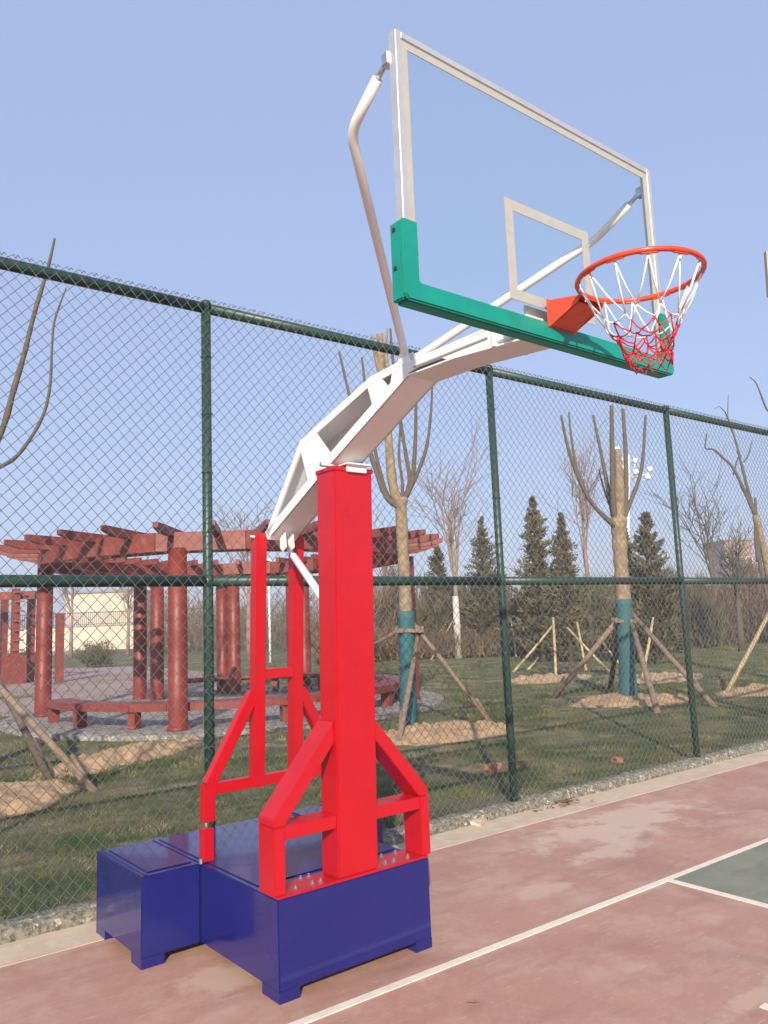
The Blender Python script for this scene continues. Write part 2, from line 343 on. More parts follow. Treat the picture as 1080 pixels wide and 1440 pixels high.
# ------------------------------------------------------------------ basketball stand
SR = 0.021477
def st(x, y, z): return (x*math.cos(SR)-y*math.sin(SR), x*math.sin(SR)+y*math.cos(SR), z)
OY = 2.3; OFF = (0, OY, 0)
S = empty('basketball_stand', st(0, OY, 0), SR, 'basketball hoop stand with blue weighted base, red column, white arm and glass backboard', 'basketball stand')
def P(mb, name, m, parent=None, smooth=False, bevel=0): return mb.build(name, m, parent or S, smooth, bevel, OFF)
BH = .471; G0 = .05
def boxes_with_feet(x0, x1, y0, y1, fw, top=BH):
    b = MB(); b.box(x0, x1, y0, y1, G0, top); return b
# main blue box
b = MB(); b.box(-.487, .487, 1.533, 3.10, G0, BH)
base = P(b, 'base_box', M['blue'], bevel=.006)
for (x0, x1) in ((-.487, -.37), (.37, .487)):
    f = MB(); f.box(x0+.001, x1-.001, 1.534, 1.70, 0, G0+.004); P(f, 'foot', M['blue'], base)
f = MB(); f.box(-.455, .455, 1.79, 3.06, BH-.002, BH+.006); P(f, 'lid_panel', M['blue'], base, bevel=.003)
for s in (-1, 1):
    x0, x1 = sorted((s*.83, s*.489)); b = MB(); b.box(x0, x1, 2.385, 3.10, G0, BH)
    wg = P(b, 'counterweight_box', M['blue'], bevel=.006)
    for y0, y1 in ((2.386, 2.53), (2.95, 3.099)):
        xf = sorted((s*.829, s*.70)); f = MB(); f.box(xf[0], xf[1], y0, y1, 0, G0+.004); P(f, 'foot', M['blue'], wg)
    xl = sorted((s*.775, s*.515)); f = MB(); f.box(xl[0], xl[1], 2.44, 3.05, BH-.002, BH+.006); P(f, 'lid_panel', M['blue'], wg, bevel=.003)
    f = MB(); f.box(*sorted((s*.805, s*.79)), 2.40, 3.085, BH-.002, BH+.004); P(f, 'lid_rim', M['blue'], wg)
# front red frame
lean = -.075/2.18
def colY(z): return (z-BH)*lean
T = .06
pl = MB(); pl.box(-.485, .485, 1.535, 1.72, BH, BH+.012); plate = P(pl, 'base_plate', M['red'], bevel=.003)
for x in (-.36, -.26, -.21, .21, .27, .37):
    for y in (1.575, 1.685):
        q = MB(); q.lathe([(.012, BH+.012), (.012, BH+.022)], (x, y), 6); q.lathe([(.0065, BH+.02), (.0065, BH+.034)], (x, y), 8); P(q, 'bolt', M['steel'], plate)
col = MB()
zt = 2.62; xa, xb, ya, yb = -.118, .142, 1.545, 1.70
col.add([(xa, ya, BH+.012), (xb, ya, BH+.012), (xb, yb, BH+.012), (xa, yb, BH+.012), (xa, ya+colY(zt), zt), (xb, ya+colY(zt), zt), (xb, yb+colY(zt)+.02, zt), (xa, yb+colY(zt)+.02, zt)],
        [(3, 2, 1, 0), (4, 5, 6, 7), (0, 1, 5, 4), (1, 2, 6, 5), (2, 3, 7, 6), (3, 0, 4, 7)])
cl = P(col, 'column', M['red'], bevel=.008)
cp = MB(); cp.box(-.124, .148, ya+colY(zt)-.005, yb+colY(zt)+.025, zt-.006, zt+.018); P(cp, 'column_cap', M['red'], cl, bevel=.004)
for s, k in ((-1, -.462), (1, .486)):
    cx = xa if s < 0 else xb
    q = MB(); q.box(k-.032, k+.032, 1.545, 1.70, BH+.012, .80); P(q, 'frame_post', M['red'], bevel=.004)
    # diagonal, cut as a prism in the front plane
    xo, xi = (k-.032, k+.032) if s < 0 else (k+.032, k-.032)
    q = MB(); q.prism([(xo, .80), (xi, .80), (xi-s*.0, .775), (cx-s*.001, 1.155), (cx-s*.001, 1.275), (xo, .845)], 1, 1.546, 1.699) if False else q.prism([(xo, .802), (xi, .802), (cx+s*.001, 1.165), (cx+s*.001, 1.275), (xo, .84)], 1, 1.547, 1.698)
    P(q, 'diagonal_brace', M['red'], bevel=.004)
    q = MB(); q.box(*sorted((xi+(-s)*.001, cx+s*.001)), 1.548, 1.697, .735, .80); P(q, 'cross_bar', M['red'], bevel=.003)
# rear red frame (slightly leaning forward), adjustable feet
RY = 2.39
def ry(z): return RY-(z-BH)*.055
for s in (-1, 1):
    x = s*.445
    q = MB(); q.bar((x, RY, BH+.006), (x, RY, .655), .065, .065, (0, 1, 0)); P(q, 'adjuster_sleeve', M['red'], bevel=.004)
    q = MB(); q.tube([(x, RY, .64), (x, RY, .71)], .013, 10); P(q, 'adjuster_screw', M['steel'], smooth=True)
    q = MB(); q.bar((x, ry(.7), .695), (x, ry(.88), .905), .068, .068, (0, 1, 0)); P(q, 'rear_foot', M['red'], bevel=.004)
    q = MB(); q.lathe([(.012, BH+.006), (.012, BH+.03)], (x-.05, RY-.03), 8); P(q, 'bolt', M['steel'])
    xp = s*.135+.008
    q = MB(); q.bar((xp, ry(.84), .84), (xp, ry(2.36), 2.36), .072, .075, (0, 1, 0)); P(q, 'rear_post', M['red'], bevel=.004)
    q = MB(); xo = x-s*.0
    q.bar((x-s*.005, ry(.88)+.002, .895), (xp+s*.03, ry(1.39)+.002, 1.39), .066, .06, (0, 1, 0)); P(q, 'rear_diagonal', M['red'], bevel=.004)
q = MB(); q.bar((-.44, ry(.87)+.001, .872), (.44, ry(.87)+.001, .872), .062, .062); P(q, 'rear_bottom_bar', M['red'], bevel=.003)
q = MB(); q.bar((-.1, ry(1.5), 1.5), (.12, ry(1.5), 1.5), .06, .06); P(q, 'rear_cross_bar', M['red'], bevel=.003)
# white arm: two truss sides, top and bottom plates
top = [(2.25, 2.36), (1.835, 2.855), (1.145, 3.052), (.91, 3.066), (.265, 3.045)]
bot = [(2.235, 2.315), (1.563, 2.648), (.85, 2.976), (.52, 2.968), (.06, 2.925)]
HW = .098
def seg(name, poly, w=.05):
    for s in (-1, 1):
        for a, c_ in zip(poly[:-1], poly[1:]): pass
arm = MB(); arm.bar((0, 2.24, 2.33), (0, 2.19, 2.37), HW*2, .05, (0, 0, 1))
armo = P(arm, 'arm', M['white'], bevel=.003)
def strip(poly, inset, x0, x1):
    """closed band following a polyline in (y,z), thickness inset towards +side"""
    q = MB(); pts = [np.array(p) for p in poly]; k = len(pts); off = []
    for i in range(k):
        d = pts[min(i+1, k-1)]-pts[max(i-1, 0)]; d /= np.linalg.norm(d); nrm = np.array([-d[1], d[0]]); off.append(pts[i]+nrm*inset)
    q.prism([tuple(p) for p in pts]+[tuple(p) for p in off[::-1]], 0, x0, x1); return q
P(strip(bot, -.008, -HW, HW), 'bottom_plate', M['white'], armo)
P(strip(top[:4], .008, -HW, HW), 'top_plate', M['white'], armo)
for s in (-1, 1):
    x0, x1 = sorted((s*HW, s*(HW-.012))); x0 -= .001*(s < 0); x1 += .001*(s > 0)
    P(strip(top[:4], .042, x0, x1), 'side_chord', M['white'], armo)
    P(strip(bot[:3], -.055, x0, x1), 'side_chord', M['white'], armo)
    for w_ in ([(1.85, 2.845), (1.69, 2.885), (1.53, 2.715), (1.53, 2.665), (1.75, 2.56), (1.835, 2.79)],       # big gusset over the column
               [(1.185, 3.03), (1.08, 3.045), (1.0, 2.955), (1.0, 2.915), (1.13, 2.86), (1.15, 2.93)],         # second web
               [(.96, 3.05), (.26, 3.032), (.26, 2.95), (.56, 2.972), (.60, 2.995), (.78, 3.0), (.86, 2.985), (.93, 2.96), (1.0, 2.93)],            # solid forward beam side
               [(2.235, 2.33), (2.20, 2.40), (2.12, 2.44), (2.08, 2.40)]):                       # tail gusset
        q = MB(); q.prism(w_, 0, x0+.002, x1-.002); P(q, 'side_web', M['white'], armo)
q = MB(); q.box(-HW, HW, .262, .91, 3.036, 3.046); P(q, 'beam_top', M['white'], armo)
q = MB(); q.box(-.11, .11, .255, .268, 2.945, 3.05); P(q, 'end_plate', M['white'], armo)
for s in (-1, 1):
    q = MB(); q.bar((s*.07, .26, 3.0), (s*.07, .05, 2.99), .05, .07); P(q, 'board_bracket', M['white'], armo, bevel=.003)
    q = MB(); q.bar((s*(HW+.004), .80, 3.006), (s*(HW+.004), .30, 2.998), .004, .006); P(q, 'weld_seam', M['board_paint'], armo)
q = MB(); q.box(-.14, .14, .043, .055, 2.93, 3.05); P(q, 'mounting_plate', M['white'], armo, bevel=.003)
# hinge on the column
q = MB(); q.tube([(-.155, 1.545, 2.655), (.15, 1.545, 2.655)], .013, 12); P(q, 'hinge_pin', M['steel'], smooth=True)
q = MB(); q.box(-.04, .09, 1.452, 1.468, 2.61, 2.65); q.box(-.055, .105, 1.43, 1.52, 2.648, 2.657); P(q, 'hinge_bracket', M['white'], bevel=.002)
# lift strut
q = MB(); q.tube([(.0, 2.17, 2.27), (.0, 2.08, 2.185)], .014, 10); P(q, 'strut_rod', M['steel'], smooth=True)
q = MB(); q.tube([(.0, 2.10, 2.205), (.0, 1.64, 1.80)], .023, 12); P(q, 'lift_strut', M['white'], smooth=True)
for s in (-1, 1):
    q = MB(); q.prism([(2.20, 2.34), (2.14, 2.36), (2.13, 2.26), (2.17, 2.235), (2.20, 2.26)], 0, s*.028-.004, s*.028+.004); P(q, 'strut_lug', M['white'], bevel=.002)
# tail pins into the rear posts
q = MB(); q.tube([(-.19, ry(2.31), 2.335), (.2, ry(2.31), 2.335)], .011, 10); P(q, 'tail_pin', M['steel'], smooth=True)
# brace pipes
def arc3(a, b, c, n=9, t=.05):
    a, b, c = (np.array(x, float) for x in (a, b, c)); p0 = b+(a-b)*t; p1 = b+(c-b)*min(.45, t*np.linalg.norm(a-b)/np.linalg.norm(c-b))
    return [a]+[(1-u)**2*p0+2*u*(1-u)*b+u*u*p1 for u in np.linspace(0, 1, n)]+[c]
for s in (-1, 1):
    q = MB(); q.tube(arc3((s*.03, .935, 3.11), (s*.79, .325, 3.72), (s*.805, .125, 3.825)), .021, 14); br = P(q, 'brace_pipe', M['white'], smooth=True)
    q = MB(); q.tube([(s*.805, .13, 3.822), (s*.808, .062, 3.858)], .011, 10); P(q, 'brace_screw', M['steel'], br, smooth=True)
    q = MB(); q.bar((s*.808, .075, 3.857), (s*.808, .038, 3.857), .035, .05); P(q, 'brace_clevis', M['steel'], br, bevel=.003)
    q = MB(); q.prism([(.99, 3.05), (.87, 3.05), (.90, 3.13), (.96, 3.13)], 0, s*.03-.022, s*.03-.016); q.prism([(.99, 3.05), (.87, 3.05), (.90, 3.13), (.96, 3.13)], 0, s*.03+.016, s*.03+.022); P(q, 'brace_lug', M['white'], bevel=.001)
# backboard
BW, Z0, Z1 = .815, 2.915, 3.953
g = MB(); g.box(-BW+.02, BW-.02, .008, .020, Z0+.015, Z1-.02); bb = P(g, 'backboard', M['glass'])
for x0, x1, z0, z1 in ((-BW, -BW+.028, Z0, Z1), (BW-.028, BW, Z0, Z1), (-BW+.028, BW-.028, Z1-.03, Z1), (-BW+.028, BW-.028, Z0, Z0+.03)):
    f = MB(); f.box(x0, x1, 0, .042, z0, z1); P(f, 'frame_rail', M['alu'], bb, bevel=.003)
def lines(x0, x1, z0, z1, t, name):
    for a, b_, c_, d in ((x0, x0+t, z0, z1), (x1-t, x1, z0, z1), (x0+t, x1-t, z1-t, z1), (x0+t, x1-t, z0, z0+t)):
        f = MB(); f.box(a, b_, .0055, .0082, c_, d); P(f, name, M['board_paint'], bb)
lines(-BW+.028, BW-.028, Z0+.03, Z1-.03, .032, 'border_line')
lines(-.268, .272, 3.035, 3.465, .046, 'target_line')
f = MB()
f.prism([(-BW-.022, 3.195), (-BW+.05, 3.195), (-BW+.05, 2.968), (BW-.05, 2.968), (BW-.05, 3.195), (BW+.022, 3.195), (BW+.022, 2.91), (BW+.006, 2.893), (-BW-.006, 2.893), (-BW-.022, 2.91)], 1, -.020, -.0005)
P(f, 'edge_pad', M['padgreen'], bb, bevel=.006)
f = MB()
for s in (-1, 1):
    x0, x1 = sorted((s*(BW+.002), s*(BW+.021))); f.box(x0, x1, -.002, .055, 2.90, 3.193)
f.box(-BW-.001, BW+.001, -.002, .055, 2.894, 2.913)
P(f, 'edge_pad', M['padgreen'], bb, bevel=.004)
for z in (3.165, 3.02):
    q = MB(); q.tube([(-BW-.0215, .03, z), (-BW-.026, .03, z)], .008, 8); P(q, 'pad_rivet', M['dark_iron'], bb)
# rim, bracket and net
RC = np.array([0., -.40, 3.035]); RR = .228
ring = [RC+np.array([RR*math.cos(a), RR*math.sin(a), 0]) for a in np.linspace(0, 2*math.pi, 73)]
q = MB(); q.tube(ring, .0105, 10, cap=False); rim = P(q, 'rim', M['orange'], smooth=True)
for k in range(12):                                          # net hooks welded under the ring
    a = np.linspace(2*math.pi*(k+.08)/12, 2*math.pi*(k+.72)/12, 9)
    pts = [RC+np.array([(RR-.002)*math.cos(t), (RR-.002)*math.sin(t), -.010 if 0 < i_ < 8 else -.004]) for i_, t in enumerate(a)]
    q = MB(); q.tube(pts, .0048, 6); P(q, 'net_hook', M['orange'], rim, smooth=True)
q = MB(); q.box(-.085, .095, -.026, -.0195, 2.945, 3.065); P(q, 'rim_plate', M['orange'], rim, bevel=.003)
q = MB(); q.add([(-.075, -.026, 3.06), (.085, -.026, 3.06), (.07, -.178, 3.03), (-.065, -.178, 3.03), (-.075, -.026, 3.052), (.085, -.026, 3.052), (.07, -.178, 3.022), (-.065, -.178, 3.022)],
      [(0, 1, 2, 3), (7, 6, 5, 4), (0, 4, 5, 1), (1, 5, 6, 2), (2, 6, 7, 3), (3, 7, 4, 0)]); P(q, 'rim_bracket', M['orange'], rim)
for x in (-.07, .08):
    q = MB(); q.prism([(-.026, 3.052), (-.175, 3.024), (-.165, 3.005), (-.026, 2.95)], 0, x-.004, x+.004); P(q, 'rim_gusset', M['orange'], rim)
q = MB(); q.add([(-.066, -.03, 2.95), (.076, -.03, 2.95), (.064, -.165, 3.006), (-.06, -.165, 3.006)], [(0, 1, 2, 3)]); P(q, 'rim_bracket', M['orange'], rim)
NK = 12
rows = [(0.222, -.012), (.150, -.175), (.126, -.202), (.110, -.228), (.099, -.252), (.090, -.276), (.083, -.300), (.08, -.320)]
r_ = np.random.default_rng(5); sway = np.array([.03, .01])
def kp(jr, i_):
    R_, z = rows[jr]; a = 2*math.pi*(i_+.5*(jr % 2)+.38)/NK; t = -z/.4
    p = RC+np.array([R_*math.cos(a)+sway[0]*t, R_*math.sin(a)+sway[1]*t, z])
    q_ = np.random.default_rng(jr*50+(i_ % NK)); return p+q_.normal(0, .009 if jr else 0, 3)
wn, rn = MB(), MB()
for jr in range(len(rows)-1):
    for i_ in range(NK):
        for di in ((0, -1) if jr % 2 == 0 else (0, 1)):
            a, b_ = kp(jr, i_), kp(jr+1, (i_+di) % NK)
            mid = (a+b_)/2+np.array([0, 0, -.006 if jr else -.012])
            (wn if jr < 2 else rn).tube([a, mid, b_], .0032 if jr < 1 else .0029, 5)
for i_ in range(NK):                                        # short loops over the hooks and at the bottom
    a = kp(0, i_); wn.tube([a+[0, 0, .012], a+[.006, 0, 0], a+[0, 0, -.02]], .0034, 5)
    a, b_ = kp(len(rows)-1, i_), kp(len(rows)-1, (i_+1) % NK); rn.tube([a, (a+b_)/2+np.array([0, 0, -.03]), b_], .0029, 5)
P(wn, 'net_cords', M['cord_white'], rim, smooth=True); P(rn, 'net_mesh', M['cord_red'], rim, smooth=True)

# ------------------------------------------------------------------ chain link fence
FY, X1, DP, HT, HR = 3.393, -.009, 3.054, 4.245, 2.136
fence = empty('chain_link_fence', (X1, FY, 0), 0, 'tall dark green chain link fence standing on the kerb behind the hoop', 'fence')
FO = (X1, FY, 0); KS = range(-2, 5)
for k in KS:
    x = X1+k*DP
    q = MB(); q.tube([(x, FY, -.1), (x, FY, HT+.02)], .037, 16); q.lathe([(.043, HT+.0), (.043, HT+.045), (.03, HT+.06), (.005, HT+.066)], (x, FY), 14); po = q.build('post', M['fence'], fence, True, off=FO)
    q = MB(); q.box(x-.09, x+.09, FY-.09, FY+.09, 0.002, .014); q.build('base_flange', M['fence'], po, off=FO)
    for z in (HR,):
        q = MB(); q.tube([(x, FY, z-.045), (x, FY, z+.045)], .041, 16); q.build('clamp', M['fence'], po, True, off=FO)
    for z in (.45, .95, 1.45, 1.8, 2.5, 2.95, 3.4, 3.85):
        q = MB(); q.tube([(x+.045*math.cos(t), FY-.002+.047*math.sin(t), z+.006*math.sin(3*t+k)) for t in np.linspace(0, 2*math.pi, 13)], .0028, 5, cap=False); q.tube([(x-.012, FY-.048, z), (x-.03, FY-.062, z+.012+.01*(k % 2))], .0028, 5); q.build('tie_wire', M['wire'], po, off=FO)
    if k < KS[-1]:
        for z, rr in ((HT, .042), (HR, .041)):
            q = MB(); q.tube([(x+.03, FY, z), (x+DP-.03, FY, z)], rr, 16); q.build('rail', M['fence'], fence, True, off=FO)
        # woven wire panel: one zigzag wire beside the other
        W2, H2, rw = .043, .0475, .0025; z0, z1 = .075, HT+.044; nk = int((z1-z0)/H2)+1; nw = int(DP/W2)
        I, Kk = np.meshgrid(np.arange(nw), np.arange(nk), indexing='ij')
        wx = x+I*W2+np.where((I+Kk) % 2 == 1, W2+.0015, -.0015); wz = z1-Kk*H2; sag = .012*vnoise(wx*1.1, wz*1.1, 31+k, 3)
        wy = FY-.043+sag+np.where((Kk % 2) == 0, .0022, -.0022); wx = wx+.010*vnoise(wx*.7, wz*.9, 12, 2)
        cen = np.stack([wx, wy, wz], -1)
        offs = np.array([(rw, 0, 0), (0, rw, 0), (-rw, 0, 0), (0, -rw, 0)])*np.array([1.25, 1.2, 1])
        V = (cen[:, :, None, :]+offs[None, None]).reshape(-1, 3)-np.array(FO)
        b0 = (I[:, :-1]*nk+Kk[:, :-1])*4; b0 = b0.reshape(-1, 1)
        F = np.concatenate([np.concatenate([b0+a, b0+(a+1) % 4, b0+4+(a+1) % 4, b0+4+a], 1) for a in range(4)])
        pn = bignp('wire_mesh', V, F, M['wire'], fence); tag(pn, kind='stuff'); pn.data.shade_smooth()
        # twisted wire ends above the top rail
        q = MB()
        for i_ in range(0, nw):
            if i_ % 2 == 0: continue
            xx = x+i_*W2; zz = HT+.046
            for s in (-1, 1): q.tube([(xx, FY-.043, zz-.01), (xx+s*.012, FY-.04, zz+.016), (xx+s*.030, FY-.03, zz+.006)], .0032, 4)
        tb = q.build('wire_ends', M['wire'], fence, off=FO); tag(tb, kind='stuff')

# ------------------------------------------------------------------ pergola
PG = empty('pergola', (PC[0], PC[1], .06), 0, 'round dark red timber pergola with ring benches on the lawn', 'pergola'); PO = (PC[0], PC[1], .06)
def pol(r, a, z): return (PC[0]+r*math.cos(a), PC[1]+r*math.sin(a), z)
def ringhit(u, v, R_, far):
    d = ray(u, v)[:2]; d = d/np.linalg.norm(d); o = CAM[:2]-PC; bq = o@d; cq = o@o-R_*R_; disc = max(bq*bq-cq, 0)
    h = o+d*(-bq+(math.sqrt(disc) if far else -math.sqrt(disc))); return math.atan2(h[1], h[0])
RB, RI = 4.05, 3.35
posts = [(RB, ringhit(62, 900, RB, True)), (RB, ringhit(250, 900, RB, False)), (RB, ringhit(470, 900, RB, False)), (RB, ringhit(586, 900, RB, False)),
         (RB, ringhit(197, 900, RB, True)), (RI, ringhit(221, 900, RI, True)), (RB, ringhit(313, 900, RB, True)), (RI, ringhit(329, 900, RI, True)), (RB, ringhit(428, 900, RB, True)), (RI, ringhit(412, 900, RI, True))]
for R_, a in posts:
    x, y, _ = pol(R_, a, 0); q = MB(); q.lathe([(.19, .05), (.19, .11), (.172, .115), (.17, 1.6), (.166, 3.25)], (x, y), 20)
    o = q.build('post', M['post_paint'], PG, True, off=PO); o.data.shade_smooth()
def ringbeam(r0, r1, z0, z1, name, a0=0, a1=2*math.pi, n=32, parent=PG, m=None):
    for k in range(n):
        b0 = a0+(a1-a0)*k/n+.0015; b1 = a0+(a1-a0)*(k+1)/n-.0015
        q = MB(); q.add([pol(r, a, z) for z in (z0, z1) for a in (b0, b1) for r in (r0, r1)], [(0, 2, 3, 1), (4, 5, 7, 6), (0, 1, 5, 4), (2, 6, 7, 3), (0, 4, 6, 2), (1, 3, 7, 5)])
        q.build(name, m or M['timber'], parent, off=PO)
ringbeam(RB-.09, RB+.09, 3.20, 3.54, 'ring_beam', n=16); ringbeam(RI-.08, RI+.08, 3.23, 3.53, 'ring_beam', n=16)
NR = 32
for k in range(NR):
    a = 2*math.pi*(k+.35)/NR; ca, sa = math.cos(a), math.sin(a); q = MB()
    prof_ = [(2.75, 3.46), (2.75, 3.60), (4.9, 3.63), (4.9, 3.54), (4.60, 3.46)]
    for t in (-.05, .05): q.v += [(PC[0]+r*ca-t*sa, PC[1]+r*sa+t*ca, z) for r, z in prof_]
    n5 = 5; q.f = [tuple(range(4, -1, -1)), tuple(range(5, 10))]+[(i_, (i_+1) % 5, 5+(i_+1) % 5, 5+i_) for i_ in range(5)]; q.mi = [0]*7
    q.build('rafter', M['timber'], PG, off=PO)
# ring bench: planks as segments, legs under them; gap towards the plaza
a_start, a_end = math.radians(174), math.radians(360+88); NB = 26
ringbeam(3.42, 3.88, .44, .51, 'bench_seat', a_start, a_end, NB)
ringbeam(3.885, 3.925, .37, .505, 'bench_fascia', a_start, a_end, NB)
for k in range(NB+1):
    if k % 2: continue
    a = a_start+(a_end-a_start)*k/NB; q = MB()
    q.bar(pol(3.66, a, .25), pol(3.86, a, .25), .15, .37); q.build('bench_leg', M['timber'], PG, off=PO)

# red lattice screen and posts far behind
def far_post(mb, u, v, dep, h, w_):
    x, y, _ = at_depth(u, v, dep); mb.box(x-w_/2, x+w_/2, y-w_/2, y+w_/2, -.02, h)
LS = empty('lattice_arbour', at_depth(45, 930, 30)*[1, 1, 0], 0, 'small square red timber arbour with ladder lattice behind the round pergola', 'arbour'); LO = at_depth(45, 930, 30)*[1, 1, 0]
for u, h in ((-20, 3.3), (5, 3.3), (21, 3.6), (43, 3.3), (84, 2.6)):
    q = MB(); far_post(q, u, 900, 30+(u % 3), h, .26); q.build('post', M['timber'], LS, off=LO)
x, y, _ = at_depth(21, 900, 30); q = MB(); q.box(x-.4, x+.4, y-.14, y+.14, -.02, 1.1); q.build('low_panel', M['timber'], LS, off=LO)
for k in range(7):
    q = MB(); a, b_ = at_depth(18, 900, 29.8), at_depth(33, 900, 29.8); z = 1.3+.36*k; q.bar((a[0], a[1], z), (b_[0], b_[1], z), .05, .06); q.build('rung', M['timber'], LS, off=LO)
a, b_ = at_depth(-40, 900, 30.3), at_depth(50, 900, 30.3); q = MB(); q.bar((a[0], a[1], 3.35), (b_[0], b_[1], 3.35), .3, .3); q.build('top_beam', M['timber'], LS, off=LO)

# ------------------------------------------------------------------ trees, wrapped and staked
def smooth_poly(pts, n=5):
    pts = [np.array(p, float) for p in pts]
    if len(pts) < 3: return pts
    o = []; e = [2*pts[0]-pts[1]]+pts+[2*pts[-1]-pts[-2]]
    for i_ in range(1, len(e)-2):
        for t in np.linspace(0, 1, n, endpoint=False):
            p0, p1, p2, p3 = e[i_-1:i_+3]; o.append(.5*((2*p1)+(-p0+p2)*t+(2*p0-5*p1+4*p2-p3)*t*t+(-p0+3*p1-3*p2+p3)*t**3))
    return o+[pts[-1]]
def pollard(name, base_px, trunk_px, r0, r1, branches, label, wrap=None, seed=0, cat='tree', twig=True):
    B = gnd(*base_px); dep = depth_of(B); r = random.Random(seed)
    T = empty(name, (B[0], B[1], float(lz(B[0], B[1]))), 0, label, cat); TO = T.location[:]
    tp = smooth_poly([at_depth(u, v, dep) for u, v in trunk_px], 9); tp[0][2] -= .15
    n = len(tp); q = MB(); q.tube(tp, [(r0+(r1-r0)*i_/(n-1))*r.uniform(.93, 1.09)*(1.25 if i_ >= n-2 else 1) for i_ in range(n)], 14); q.build('trunk', M['bark'], T, True, off=TO)
    if wrap:
        z1 = wrap; wp = [p for p in tp if p[2] < z1]; k = len(wp); q = MB(); q.tube(wp, [r0*1.22*(1-.1*i_/k)*r.uniform(.93, 1.1) for i_ in range(k)], 14); q.build('trunk_wrap', M['wrap'], T, True, off=TO)
    crown = MB()
    for pts, ra, rb, mi in branches:
        dd = r.uniform(-.55, .55) if mi == 0 else r.uniform(-.1, .1); k = len(pts)
        w3 = smooth_poly([at_depth(u, v, dep+dd*(i_/(k-1))) for i_, (u, v) in enumerate(pts)]); kk = len(w3)
        q = MB(); q.tube(w3, [(ra+(rb-ra)*i_/(kk-1))*r.uniform(.9, 1.12) for i_ in range(kk)], 9); br_ = q.build('branch', M['bark'] if mi else M['branch'], T, True, off=TO)
    return T, B, dep
t1, B1, D1 = pollard('wrapped_tree', (575, 1025), [(575, 1027), (573, 930), (570, 840), (566, 760), (563, 700)], .118, .095, [
    ([(560, 712), (543, 698), (528, 660), (510, 605), (494, 566), (477, 495)], .055, .022, 0), ([(562, 712), (545, 697), (529, 640), (516, 560), (509, 503)], .05, .02, 0),
    ([(562, 712), (552, 680), (546, 615), (538, 540), (534, 470)], .09, .06, 1), ([(545, 520), (542, 490), (545, 462)], .04, .02, 1), ([(535, 530), (528, 500), (523, 470)], .04, .025, 1),
    ([(564, 706), (566, 680), (561, 640), (563, 590), (560, 520)], .032, .015, 0), ([(566, 706), (576, 678), (571, 640), (562, 585), (552, 500), (549, 462)], .045, .02, 0),
    ([(566, 706), (579, 679), (584, 620), (585, 560), (586, 500)], .045, .02, 0), ([(567, 706), (582, 677), (599, 632), (606, 580), (608, 535)], .042, .016, 0)],
    'pollarded tree with teal wrapped trunk standing beside the round pergola', 2.05, 3)
t2, B2, D2 = pollard('wrapped_tree', (883, 985), [(884, 987), (881, 920), (877, 850), (873, 790), (869, 728)], .15, .15, [
    ([(868, 740), (858, 734), (828, 701), (802, 641), (789, 584)], .065, .025, 0), ([(828, 701), (812, 662), (803, 612), (800, 580)], .035, .02, 0), ([(866, 736), (860, 715), (847, 645), (834, 584)], .06, .025, 0),
    ([(866, 735), (862, 700), (861, 640), (860, 570)], .07, .04, 0), ([(869, 735), (871, 690), (869, 632)], .13, .075, 1), ([(874, 736), (880, 700), (880, 640), (876, 575)], .07, .035, 0),
    ([(874, 737), (884, 712), (902, 660), (908, 584)], .06, .025, 0), ([(862, 722), (850, 690), (842, 660)], .03, .012, 0)],
    'pollarded tree with teal wrapped trunk and flat sand ring before the conifers', 2.15, 5)
t3, B3, D3 = pollard('staked_tree', (-48, 1085), [(-48, 1090), (-52, 950), (-50, 800), (-44, 690)], .11, .08, [
    ([(-46, 700), (0, 612), (20, 545), (34, 498), (47, 445), (62, 395), (69, 370), (77, 335)], .05, .018, 0), ([(-45, 705), (-10, 664), (25, 640), (58, 590), (70, 545), (73, 490), (77, 450), (93, 405)], .034, .012, 0),
    ([(-47, 695), (-80, 600), (-95, 480), (-100, 380)], .05, .02, 0), ([(-46, 695), (-30, 560), (-40, 420)], .05, .02, 0)],
    'bare tree at the edge of the view whose thin boughs rise over the fence top', None, 8)
t4, B4, D4 = pollard('bare_tree', (1095, 955), [(1095, 957), (1090, 880), (1082, 810), (1063, 725)], .15, .07, [
    ([(1063, 728), (1052, 702), (1032, 660), (1018, 645), (1003, 632), (992, 630), (994, 610)], .05, .015, 0), ([(1063, 726), (1052, 690), (1042, 650), (1032, 612), (1020, 580)], .05, .015, 0),
    ([(1031, 668), (1036, 650), (1040, 640)], .02, .012, 0), ([(1046, 650), (1052, 640), (1058, 620)], .02, .01, 0), ([(1082, 810), (1100, 720), (1110, 640), (1092, 590), (1078, 575), (1064, 540), (1054, 530)], .05, .012, 0),
    ([(1032, 612), (1024, 590), (1024, 555)], .015, .008, 0), ([(1066, 790), (1062, 750), (1064, 728)], .05, .03, 0), ([(1090, 880), (1070, 800), (1065, 745), (1062, 700)], .06, .03, 0), ([(1020, 580), (1012, 572), (1005, 575)], .012, .006, 0)],
    'leafless tree with spreading crooked boughs near the far end of the fence', None, 9)
def stake(p_top, p_bot, rad, m, label, group, peg=False):
    a = np.array(p_top, float); b_ = np.array(p_bot, float); d = (b_-a)/np.linalg.norm(b_-a)
    S_ = empty('tree_stake', (b_[0], b_[1], b_[2]), 0, label, 'stake', group); O_ = S_.location[:]
    mid = (a+b_)/2+np.array([.02, .01, -.02]); q = MB(); q.tube([a-d*.08, mid, b_+d*.1], [rad*.85, rad*.95, rad], 9); q.build('pole', m, S_, True, off=O_)
    if peg:
        q = MB(); t = b_-d*.45; q.tube([(b_[0]+.05, b_[1]+.06, b_[2]-.05), (t[0]+.02, t[1]+.05, t[2]+.12)], rad*.6, 7); q.build('peg', m, S_, True, off=O_)
